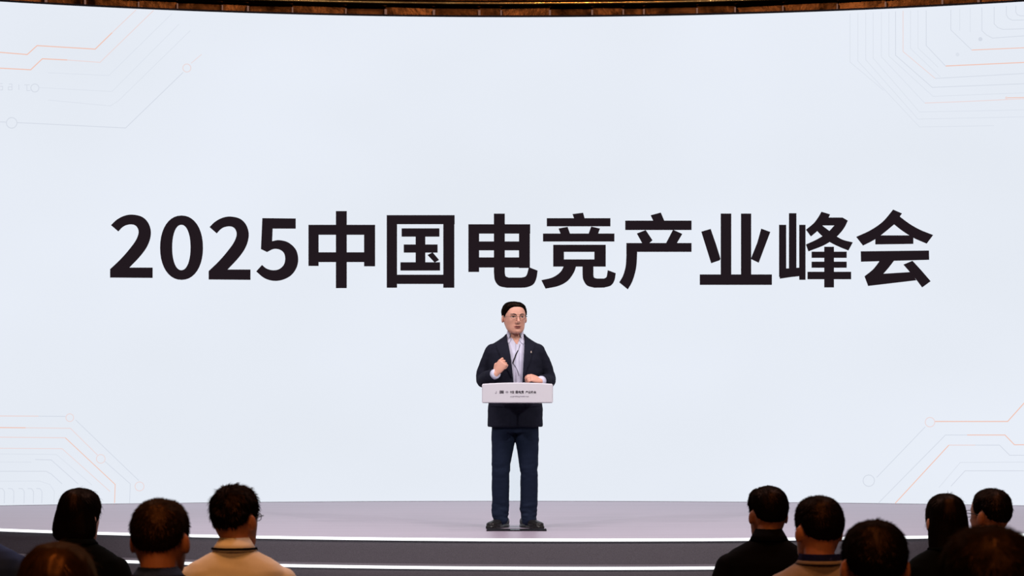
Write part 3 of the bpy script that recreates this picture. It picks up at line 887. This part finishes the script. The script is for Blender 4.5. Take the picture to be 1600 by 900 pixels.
def shoe_mesh(x, y, ang, sc=1.0):
    bm = bmesh.new()
    rings = []
    for (t, wd, h) in ((-.09, .020, .045), (-.08, .030, .062), (-.04, .034, .078), (0, .035, .085), (.05, .040, .062), (.10, .045, .050), (.15, .044, .042), (.185, .034, .036), (.20, .018, .028)):
        rings.append((t, 0, h / 2 + .012, wd, h / 2))
    loft(bm, rings, 20, 2.6)
    bm.transform(Matrix(((1,0,0,0),(0,0,-1,0),(0,1,0,0),(0,0,0,1))))
    b2 = bmesh.new()
    sole = [(-.024,.095),(.024,.095),(.036,.05),(.036,-.02),(.047,-.10),(.045,-.16),(.028,-.203),(-.028,-.203),(-.045,-.16),(-.047,-.10),(-.036,-.02),(-.036,.05)]
    a_ = [b2.verts.new((px, py, 0)) for px, py in sole]; b_ = [b2.verts.new((px, py, .018)) for px, py in sole]
    b2.faces.new(a_[::-1]); b2.faces.new(b_)
    for i in range(len(sole)): b2.faces.new((a_[i], a_[(i + 1) % len(sole)], b_[(i + 1) % len(sole)], b_[i]))
    add_bm(bm, b2)
    me = fuse(bm, .004, 3)
    me.transform(Matrix.Translation((x, y, 0)) @ Matrix.Rotation(ang, 4, 'Z') @ Matrix.Diagonal((sc, sc, sc, 1)))
    lo = min(v.co.z for v in me.vertices)
    for v in me.vertices: v.co.z -= lo
    return me

# ---- the speaker -------------------------------------------------
SPY = 18.0
spk = thing('person', 'speaker standing behind the lectern in navy suit, open pale shirt and glasses, one hand raised', 'person', ((805 - 800) / F * SPY, SPY, STAGE + 0.002))
def T(px, py): return ((px - 805) / 201.0, (826 - py) / 201.0)
hd_c = Vector((-.006, -.03, 1.628))
Mh = Matrix.Translation(hd_c) @ Matrix.Rotation(R(17), 4, 'Z') @ Matrix.Rotation(R(2), 4, 'X') @ Matrix.Diagonal((1.10, 1.02, .97, 1))
bm = bmesh.new()
add_bm(bm, head_full(), Mh)
limb(bm, [(-.004, .005, 1.60), (0, .02, 1.53), (0, .03, 1.46), (0, .03, 1.38)], [.060, .058, .062, .07])
loft(bm, [(.80,0,.02,.15,.10),(.95,0,.02,.145,.095),(1.1,0,.02,.15,.1),(1.25,0,.02,.165,.105),(1.36,0,.02,.165,.095),(1.42,0,.025,.13,.075),(1.46,0,.03,.07,.055)], 24, 2.3)
# arms and hands
A_R = [(-.168, .02, 1.362), (-.218, .05, 1.26), (-.252, .045, 1.150), (-.205, -.075, 1.172), (-.152, -.185, 1.195)]
A_L = [(.166, .02, 1.362), (.222, .055, 1.26), (.258, .055, 1.148), (.232, -.06, 1.140), (.198, -.165, 1.140)]
for A in (A_R, A_L): limb(bm, A, [.05, .045, .04, .038, .028])
hand(bm, (-.147, -.19, 1.205), (.56, -.18, .82), (.42, .88, -.1), True, [(42, 70, 40), (62, 80, 45), (72, 84, 50), (78, 86, 50)], .75, 1.06)
hand(bm, (.196, -.172, 1.142), (-.86, -.35, .28), (-.05, .70, -.70), False, [(35, 40, 25), (42, 45, 30), (48, 48, 30), (50, 50, 30)], .6, .95)
for sx, hip, knee, ank in ((-1, (-.09, .02, .84), (-.112, -.005, .45), (-.105, .03, .09)), (1, (.09, .02, .84), (.110, -.005, .45), (.095, .03, .09))):
    limb(bm, [hip, ((hip[0] + knee[0]) / 2, .01, .65), knee, ((knee[0] + ank[0]) / 2, .02, .3), ank, (ank[0], .02, .055)], [.08, .07, .052, .05, .034, .03])
body = fuse(bm, .0034, 3)
face_sculpt(body, Mh)
bvb = bvh_of(body)
link('body', body, M_skin, spk, True)
# face
for sx in (-1, 1):
    e_bm = patch(bvb, ellipse(sx * .0335, .0105, .0140, .0040, 14), Mh, .0006, .0012, .006)
    eye = link('eye', e_bm, M_eyew, spk, True)
    link('iris', patch(bvb, ellipse(sx * .0335 + .001, .0107, .0055, .0042, 12), Mh, .0018, .0008, .006), M_iris, eye, True)
    link('eyelid', patch(bvb, [(sx * .0335 - .016, .0125), (sx * .0335 - .008, .0165), (sx * .0335 + .006, .0170), (sx * .0335 + .016, .0125), (sx * .0335 + .006, .0142), (sx * .0335 - .008, .0140)], Mh, .0018, .0015, .006), M_brow, eye)
    b_ = [(sx * .014, .033), (sx * .030, .039), (sx * .052, .034), (sx * .052, .0315), (sx * .030, .0335), (sx * .014, .0275)]
    link('eyebrow', patch(bvb, b_, Mh, .0008, .002, .006), M_brow, spk)
link('lips', patch(bvb, [(-.026, -.066), (-.010, -.0585), (0, -.0605), (.010, -.0585), (.026, -.066), (.012, -.0800), (-.012, -.0800)], Mh, .0005, .0015, .005), M_lip, spk, True)
link('mouth', patch(bvb, [(-.021, -.066), (-.008, -.0645), (.008, -.0645), (.021, -.066), (.010, -.0725), (-.010, -.0725)], Mh, .0022, .0008, .005), M_mouth, spk)
def front_lift(h, e):
    return .010 * math.exp(-((h.y + .055) / .035) ** 2) * sstep(math.degrees(e), 30, 50) + .006 * math.exp(-((h.x + .045) / .03) ** 2) * sstep(math.degrees(e), 10, 35)
HL_SPK = [(0, 43), (22, 42), (38, 36), (52, 20), (64, 6), (76, -10), (86, 0), (98, 12), (108, 2), (122, -18), (150, -28), (180, -30)]
hb = hair_mesh(Mh, HL_SPK, side=.017, top=.015, back=.014, rough=.0015, blades=2600, blen=.018, lift=.10, seed=11, wig=front_lift, flow=(.6, -.5, 0), bw=.0012)
link('hair', hb, M_hair, spk, True)
g, ln = glasses_mesh(Mh, 1.0, .0011)
go = link('glasses', g, M_glassf, spk, True); link('lens', ln, M_lens, go)

# shirt
def torso(off, zlo=.86):
    return [(zlo,0,.01,.20+off,.128+off),(1.00,0,.01,.193+off,.122+off),(1.10,0,.01,.190+off,.122+off),(1.20,0,.012,.196+off,.125+off),(1.30,0,.015,.200+off,.126+off),
            (1.36,0,.018,.198+off,.118+off),(1.40,0,.021,.192+off,.104+off),(1.43,0,.024,.168+off,.090+off),(1.455,0,.028,.124+off,.077+off),(1.48,0,.03,.088+off,.067+off),(1.495,0,.03,.072+off,.062+off)]
bm = bmesh.new(); loft(bm, torso(-.012, .90) + [(1.505, 0, .03, .066, .060)], 40, 2.4)
sh = fuse(bm, .005, 4); wrinkle(sh, .003, 18, (1, 1, .4), 3.0)
bvs = bvh_of(sh)
shirt = link('shirt', sh, M_blue, spk, True)
# open collar: stand round the neck and two leaves
bm = bmesh.new()
n_ = 36
ringz = []
for i in range(n_ + 1):
    a = R(40) + (2 * PI - R(80)) * i / n_
    x, y = math.sin(a), -math.cos(a)
    fr = max(0, -y)
    ringz.append([Vector((x * .070, .026 + y * .066, 1.478 - fr * .028)), Vector((x * .064, .022 + y * .062, 1.516 - fr * .034)), Vector((x * .078, .026 + y * .074, 1.475 - fr * .03))])
for A_, B_ in zip(ringz, ringz[1:]):
    va = [bm.verts.new(p) for p in A_]; vb_ = [bm.verts.new(p) for p in B_]
    bm.faces.new((va[0], vb_[0], vb_[1], va[1])); bm.faces.new((va[1], vb_[1], vb_[2], va[2]))
bmesh.ops.remove_doubles(bm, verts=bm.verts[:], dist=1e-5)
r_ = bmesh.ops.solidify(bm, geom=bm.faces[:], thickness=.002)
link('collar', bm, M_blue, shirt, True)
for sx in (-1, 1):
    poly = [(sx * .050, 1.500), (sx * .071, 1.485), (sx * .083, 1.415), (sx * .046, 1.437), (sx * .030, 1.462)]
    link('collar_leaf', patch(bvs, poly, None, .004, .003, .01), M_blue, shirt, True)
link('button_placket', patch(bvs, [(.000, 1.44), (.030, 1.44), (.033, 1.2), (.033, .95), (.005, .95), (.003, 1.2)], None, .001, .0015, .02), M_blue, shirt, True)
link('skin_opening', patch(bvs, [(-.034, 1.485), (-.020, 1.47), (.008, 1.425), (.018, 1.425), (.034, 1.47), (.038, 1.485), (.0, 1.50)], None, .001, .0015, .01), M_skin, spk, True)

# jacket
bm = bmesh.new()
loft(bm, [(.785,0,.012,.214,.140),(.80,0,.012,.216,.142),(.86,0,.01,.213,.140)] + torso(.013, .92) + [(1.508, 0, .032, .078, .066)], 44, 2.4)
JR = [.072, .064, .058, .053, .047]
for A in (A_R, A_L):
    limb(bm, A[:4] + [tuple(Vector(A[3]).lerp(Vector(A[4]), .66))], JR, 20, 7)
jk = fuse(bm, .0045, 9)
def jmask(co): return 1.0 + 1.2 * max(0, 1 - abs(co.z - 1.16) / .12) * (1 if abs(co.x) > .17 else .2)
wrinkle(jk, .0032, 11, (1, 1, 1.6), 5.0, jmask)
bm = bmesh.new()
prism_xz(bm, [(-.072,1.56),(-.070,1.50),(-.052,1.42),(-.034,1.32),(-.022,1.22),(-.013,1.13),(-.004,1.03),(.006,.985),(.014,.985),(.038,1.03),(.055,1.13),(.060,1.22),(.066,1.32),(.072,1.42),(.074,1.50),(.076,1.56)], -.5, .0)
jk = cut(jk, bm)
bvj = bvh_of(jk)
jacket = link('suit_jacket', jk, M_navy, spk, True)
lap = [(-.071,1.498),(-.100,1.480),(-.118,1.428),(-.150,1.418),(-.142,1.395),(-.095,1.28),(-.026,1.16),(-.023,1.22),(-.035,1.32),(-.053,1.42)]
link('lapel', patch(bvj, lap, None, .0015, .005, .012), M_navy, jacket, True)
lap = [(.075,1.498),(.102,1.480),(.120,1.428),(.152,1.418),(.146,1.395),(.112,1.28),(.063,1.16),(.062,1.22),(.068,1.32),(.074,1.42)]
link('lapel', patch(bvj, lap, None, .0015, .005, .012), M_navy, jacket, True)
link('lapel_pin', patch(bvj, ellipse(.123, 1.365, .005, .009, 10), None, .008, .003, .004), M_pin, jacket)
for sx in (-1, 1):
    link('pocket_flap', patch(bvj, [(sx * .075, .985), (sx * .190, .995), (sx * .190, .945), (sx * .075, .935)], None, .001, .004, .015), M_navy, jacket, True)
# shirt cuffs
for A, sc in ((A_R, 1), (A_L, 1)):
    a_, b_ = Vector(A[3]), Vector(A[4]); d = (b_ - a_).normalized()
    bm = bmesh.new(); e = a_.lerp(b_, .86)
    tube(bm, [e, e + d * .020, e + d * .034], [.040, .039, .036], 18)
    link('cuff', bm, M_blue, shirt, True)
# trousers
bm = bmesh.new()
loft(bm, [(.74,0,.015,.158,.112),(.80,0,.015,.172,.118),(.90,0,.015,.168,.112),(.98,0,.015,.160,.105)], 36, 2.5)
for sx in (-1, 1):
    xk = -.112 if sx < 0 else .106
    limb(bm, [(sx * .085, .015, .78), (sx * .094, .01, .66), (xk, .0, .46), (xk * 1.02, .018, .28), (xk, .03, .13), (xk, .02, .085), (xk, .015, .07)], [.098, .090, .071, .068, .066, .064, .062], 24, 7)
tr_ = fuse(bm, .0045, 4)
def tmask(co): return .7 + 4.0 * sstep(-co.z, -.24, -.08) + 1.2 * max(0, 1 - abs(co.z - .45) / .1) + .8 * max(0, 1 - abs(co.z - .68) / .1)
wrinkle(tr_, .0034, 9, (1, 1, 2.2), 9.0, tmask)
link('trousers', tr_, M_trou, spk, True)
link('shoe', shoe_mesh(-.108, .045, R(-28), 1.0), M_shoe, spk, True)
link('shoe', shoe_mesh(.100, .045, R(30), 1.0), M_shoe, spk, True)
# microphone cord across the shirt
bm = bmesh.new()
def shirt_pt(x, z, off=.004):
    h = bvs.ray_cast(Vector((x, -.5, z)), Vector((0, 1, 0)), 1.0)[0]
    return h + Vector((0, -off, 0))
def cord(bm, pts, r):
    P = [shirt_pt(*p) for p in pts]; tube(bm, spline(P, 4), r, 8)
cord(bm, [T(809.5, 549), T(806, 556), T(803, 564), T(801.5, 569)], .0042)
cord(bm, [T(801.5, 569), T(805, 574), T(809, 582), T(811, 589)], .0016)
cord(bm, [T(812.5, 540), T(811, 545), T(809.5, 549)], .0014)
link('microphone_cord', bm, M_black, spk, True)

# ---- seated audience -----------------------------------------------
def seated(label, px, Z, ytop, yaw=0, head_yaw=0, tilt=0, top=M_blackc, hairm=M_hair, skin=M_skin2, hair=None, collar=None, glasses=False, lanyard=None, wide=1.0, hs=1.0, slump=0.0, trous=M_dark, wr=.004, hx=1.0, topname='suit_jacket', cap=.014, roll=0):
    ztop = EYE - (ytop - HOR) * Z / F
    S = ztop / 1.25
    X = (px - 800) / F * Z
    root = thing('person', label, 'person', (X, Z, 0), R(180 + yaw))
    hsc = hs / S ** .6
    hc = Vector((0, -.015, 1.25 - (.118 + cap) * hsc))
    Mh = Matrix.Translation(hc) @ Matrix.Rotation(R(head_yaw), 4, 'Z') @ Matrix.Rotation(R(roll), 4, 'Y') @ Matrix.Rotation(R(tilt), 4, 'X') @ Matrix.Diagonal((hsc * hx, hsc, hsc, 1))
    bm = bmesh.new()
    add_bm(bm, head_full(), Mh)
    limb(bm, [(0, .012, 1.09), (0, .03, 1.02), (0, .035, .94)], [.058, .057, .065])
    loft(bm, [(.48,0,.01,.15,.11),(.62,0,.02,.145,.10),(.78,0,.025,.155*wide,.1),(.88,0,.025,.16*wide,.09),(.94,0,.03,.12,.07),(.98,0,.035,.065,.055)], 20, 2.3)
    AR = {}
    for sx in (-1, 1):
        A = [(sx * .178 * wide, .02, .872), (sx * .218 * wide, .03, .77), (sx * .235 * wide, .0, .665), (sx * .185, -.14, .625), (sx * .13, -.255, .605)]
        AR[sx] = A
        limb(bm, A, [.045, .042, .038, .034, .026], 12, 4)
        hand(bm, A[4], (-sx * .35, -.9, -.12), (0, 0, -1), sx < 0, (18, 25, 18), .3, .95)
        limb(bm, [(sx * .09, .0, .54), (sx * .10, -.22, .535), (sx * .105, -.44, .50), (sx * .105, -.43, .28), (sx * .105, -.41, .09), (sx * .108, -.47, .05)], [.085, .075, .055, .05, .036, .03], 12, 4)
    me = fuse(bm, .0052, 2); face_sculpt(me, Mh)
    sm_ = Matrix.Diagonal((S, S, S, 1))
    parts = []
    def add(name, m_, mt, par=None, smooth=True):
        if isinstance(m_, bmesh.types.BMesh): m_.transform(sm_)
        else: m_.transform(sm_)
        return link(name, m_, mt, par or root, smooth)
    bvb_ = bvh_of(me)
    for sx in (-1, 1):
        add('eye', patch(bvb_, ellipse(sx * .0335, .011, .0145, .0048, 12), Mh, .0008, .0012, .008), M_iris)
        add('eyebrow', patch(bvb_, [(sx * .014, .033), (sx * .030, .038), (sx * .052, .034), (sx * .030, .0335), (sx * .014, .029)], Mh, .0008, .0015, .008), M_brow)
    add('lips', patch(bvb_, [(-.024, -.066), (-.008, -.0605), (.008, -.0605), (.024, -.066), (.010, -.077), (-.010, -.077)], Mh, .0005, .0012, .008), M_lip)
    add('body', me, skin)
    add('hair', hair_mesh(Mh, **(hair or {})), hairm)
    # top garment
    bm = bmesh.new()
    loft(bm, [(.46,0,.01,.185,.140),(.60,0,.015,.182,.135),(.74,0,.02,.192*wide,.135),(.84,0,.022,.205*wide,.130),(.89,0,.024,.212*wide,.118),(.925,0,.026,.206*wide,.104),(.955,0,.029,.172*wide,.090),(.98,0,.032,.122,.078),(1.002,0,.034,.084,.070),(1.016,0,.034,.072,.066)], 36, 2.3)
    for sx in (-1, 1):
        A = AR[sx]
        limb(bm, A[:4] + [tuple(Vector(A[3]).lerp(Vector(A[4]), .85))], [.070, .063, .057, .05, .044], 16, 5)
    tm = fuse(bm, .0065, 9); wrinkle(tm, wr, 9, (1, 1, 1.5), px * .01)
    top_o = add(topname, tm, top)
    # collar
    cm_, ch, cr_ = (collar or (top, .03, .0))
    bm = bmesh.new(); n_ = 32; rr = []
    for i in range(n_ + 1):
        a = R(25) + (2 * PI - R(50)) * i / n_; x, y = math.sin(a), -math.cos(a); fr = max(0, -y)
        rr.append([Vector((x * .074, .034 + y * .069, 1.008 - fr * .02)), Vector((x * (.064 + cr_), .030 + y * (.062 + cr_), 1.012 + ch - fr * .045)), Vector((x * (.084 + cr_), .034 + y * (.079 + cr_), 1.003 - fr * .02))])
    for A_, B_ in zip(rr, rr[1:]):
        va = [bm.verts.new(p) for p in A_]; vb_ = [bm.verts.new(p) for p in B_]
        bm.faces.new((va[0], vb_[0], vb_[1], va[1])); bm.faces.new((va[1], vb_[1], vb_[2], va[2]))
    bmesh.ops.remove_doubles(bm, verts=bm.verts[:], dist=1e-5); bmesh.ops.solidify(bm, geom=bm.faces[:], thickness=.003)
    add('collar', bm, cm_, top_o)
    if lanyard:
        lm_, lr, lz, lw = lanyard
        bm = bmesh.new(); n_ = 40; rr = []
        for i in range(n_):
            a = 2 * PI * i / n_; x, y = math.sin(a), -math.cos(a); fr = max(0, -y)
            rr.append((Vector((x * lr, .034 + y * lr * .95, lz - fr * fr * .10)), Vector((x * (lr - .004), .034 + y * (lr - .004) * .95, lz + lw - fr * fr * .10))))
        vv = [(bm.verts.new(p), bm.verts.new(q)) for p, q in rr]
        for i in range(n_):
            a_, b_ = vv[i], vv[(i + 1) % n_]; bm.faces.new((a_[0], b_[0], b_[1], a_[1]))
        bmesh.ops.solidify(bm, geom=bm.faces[:], thickness=.002)
        add('lanyard', bm, lm_)
    if glasses:
        g, l2 = glasses_mesh(Mh, 1.03, .0016)
        go = add('glasses', g, M_glassf); add('lens', l2, M_lens, go, False)
    # trousers and shoes
    bm = bmesh.new()
    loft(bm, [(.455,0,.02,.18,.13),(.53,0,.02,.178,.132),(.62,0,.02,.165,.12)], 24, 2.4)
    for sx in (-1, 1):
        limb(bm, [(sx * .09, .0, .545), (sx * .10, -.22, .54), (sx * .105, -.44, .505), (sx * .105, -.435, .28), (sx * .105, -.41, .11), (sx * .105, -.41, .085)], [.092, .083, .068, .062, .058, .058], 16, 5)
    add('trousers', fuse(bm, .009, 3), trous)
    for sx in (-1, 1): add('shoe', shoe_mesh(sx * .106, -.40, R(sx * 8), 1.0), M_shoe)
    return root

BOB = [(.05,0,.026,.084,.082),(.01,-.0,.032,.093,.080),(-.03,0,.036,.102,.078),(-.06,0,.038,.104,.076),(-.085,0,.040,.096,.070),(-.102,0,.042,.080,.058),(-.110,0,.044,.05,.04)]
LONG = [(.03,0,.030,.086,.080),(-.03,0,.036,.092,.076),(-.09,0,.044,.094,.068),(-.15,0,.052,.092,.060),(-.21,0,.060,.088,.050),(-.25,0,.066,.082,.040),(-.265,0,.068,.06,.025)]
BIGBOB = [(.03,0,.028,.088,.082),(-.02,0,.034,.102,.080),(-.06,0,.036,.114,.080),(-.10,0,.038,.120,.078),(-.14,0,.040,.118,.072),(-.165,0,.042,.10,.06)]

seated('person at the left frame edge of whom only a dark navy shoulder shows', -52, 9.0, 736, top=M_navyj, hair=dict(seed=21), wide=1.05)
seated('woman with a smooth black bob and black top, leftmost full head below the screen', 124, 9.9, 762, head_yaw=-27, roll=-4, top=M_dgreen, topname='knit_top', skin=M_skin,
       hair=dict(hl=HL_WOM, side=.012, top=.014, back=.015, rough=.0008, blades=900, blen=.045, lift=.03, curtain=BOB, seed=3), hs=.98, wide=.92, collar=(M_dgreen, .012, .004))
seated('person with smooth brown hair in bottom left corner, only the dome of head showing', 88, 5.3, 848, hairm=M_hair3, skin=M_skin, top=M_dark, topname='knit_top',
       hair=dict(hl=HL_WOM, side=.016, top=.017, back=.018, rough=.001, blades=1500, blen=.05, lift=.02, curtain=BIGBOB, seed=5, bw=.0008), hs=1.0, wide=.95)
seated('man with cropped dark brown hair and dark collar, left of the white-shirted man', 250, 7.2, 779.5, head_yaw=-8, hairm=M_hair2, top=M_blackc,
       hair=dict(side=.013, top=.015, back=.013, rough=.002, blades=4200, blen=.016, lift=.55, seed=7), collar=(M_navyj, .018, .004), lanyard=(M_plaid, .086, 1.008, .012), hx=1.03)
seated('man in a white shirt with tousled black hair and glasses, on the left', 368, 8.9, 760, head_yaw=-24, top=M_wshirt, topname='shirt', collar=(M_wshirt, .022, .002), glasses=True,
       hair=dict(side=.014, top=.020, back=.014, rough=.005, blades=4200, blen=.024, lift=.5, seed=9), lanyard=(M_black, .0905, 1.010, .007), wide=1.0, wr=.005)
seated('man in a black suit with parted black hair, leftmost on the right side', 1200, 10.2, 760, head_yaw=14, top=M_blackc,
       hair=dict(side=.013, top=.018, back=.014, rough=.0015, blades=2600, blen=.022, lift=.12, seed=12, part=.038, flow=(-.5, 0, 0)), wide=1.0, collar=(M_blackc, .026, .004))
seated('man in a taupe jacket with navy lanyard, beside the man in black suit', 1279, 8.4, 775, head_yaw=16, top=M_taupe, topname='jacket', collar=(M_taupe, .010, .006),
       hair=dict(side=.014, top=.016, back=.014, rough=.002, blades=3600, blen=.016, lift=.4, seed=14), lanyard=(M_ribbon, .081, 1.016, .024), wr=.005)
seated('man with round black-haired head, low between the lanyard wearer and long-haired woman', 1368, 6.4, 813.5, hairm=M_hair, top=M_blackc,
       hair=dict(side=.015, top=.016, back=.013, rough=.0025, blades=3800, blen=.018, lift=.35, seed=16), hx=1.05)
seated('woman with long straight black hair and black top, on the right', 1478, 9.7, 770, head_yaw=12, top=M_dgreen, topname='knit_top', skin=M_skin,
       hair=dict(hl=HL_WOM, side=.010, top=.013, back=.013, rough=.0008, blades=900, blen=.05, lift=.03, curtain=LONG, seed=18), hs=.96, wide=.92, collar=(M_dgreen, .008, .004))
seated('man with short black hair, glasses and lilac collar, head turned left', 1547, 10.7, 764, head_yaw=38, top=M_lilac, topname='shirt', collar=(M_lilac, .034, .002), glasses=True,
       hair=dict(side=.013, top=.017, back=.013, rough=.003, blades=3200, blen=.018, lift=.4, seed=20))
seated('person whose large dark brown head of hair fills the bottom right corner', 1547, 4.6, 823, hairm=M_hair2, top=M_dark,
       hair=dict(side=.018, top=.017, back=.016, rough=.003, blades=5200, blen=.02, lift=.35, seed=22, bw=.0008), hx=1.06)
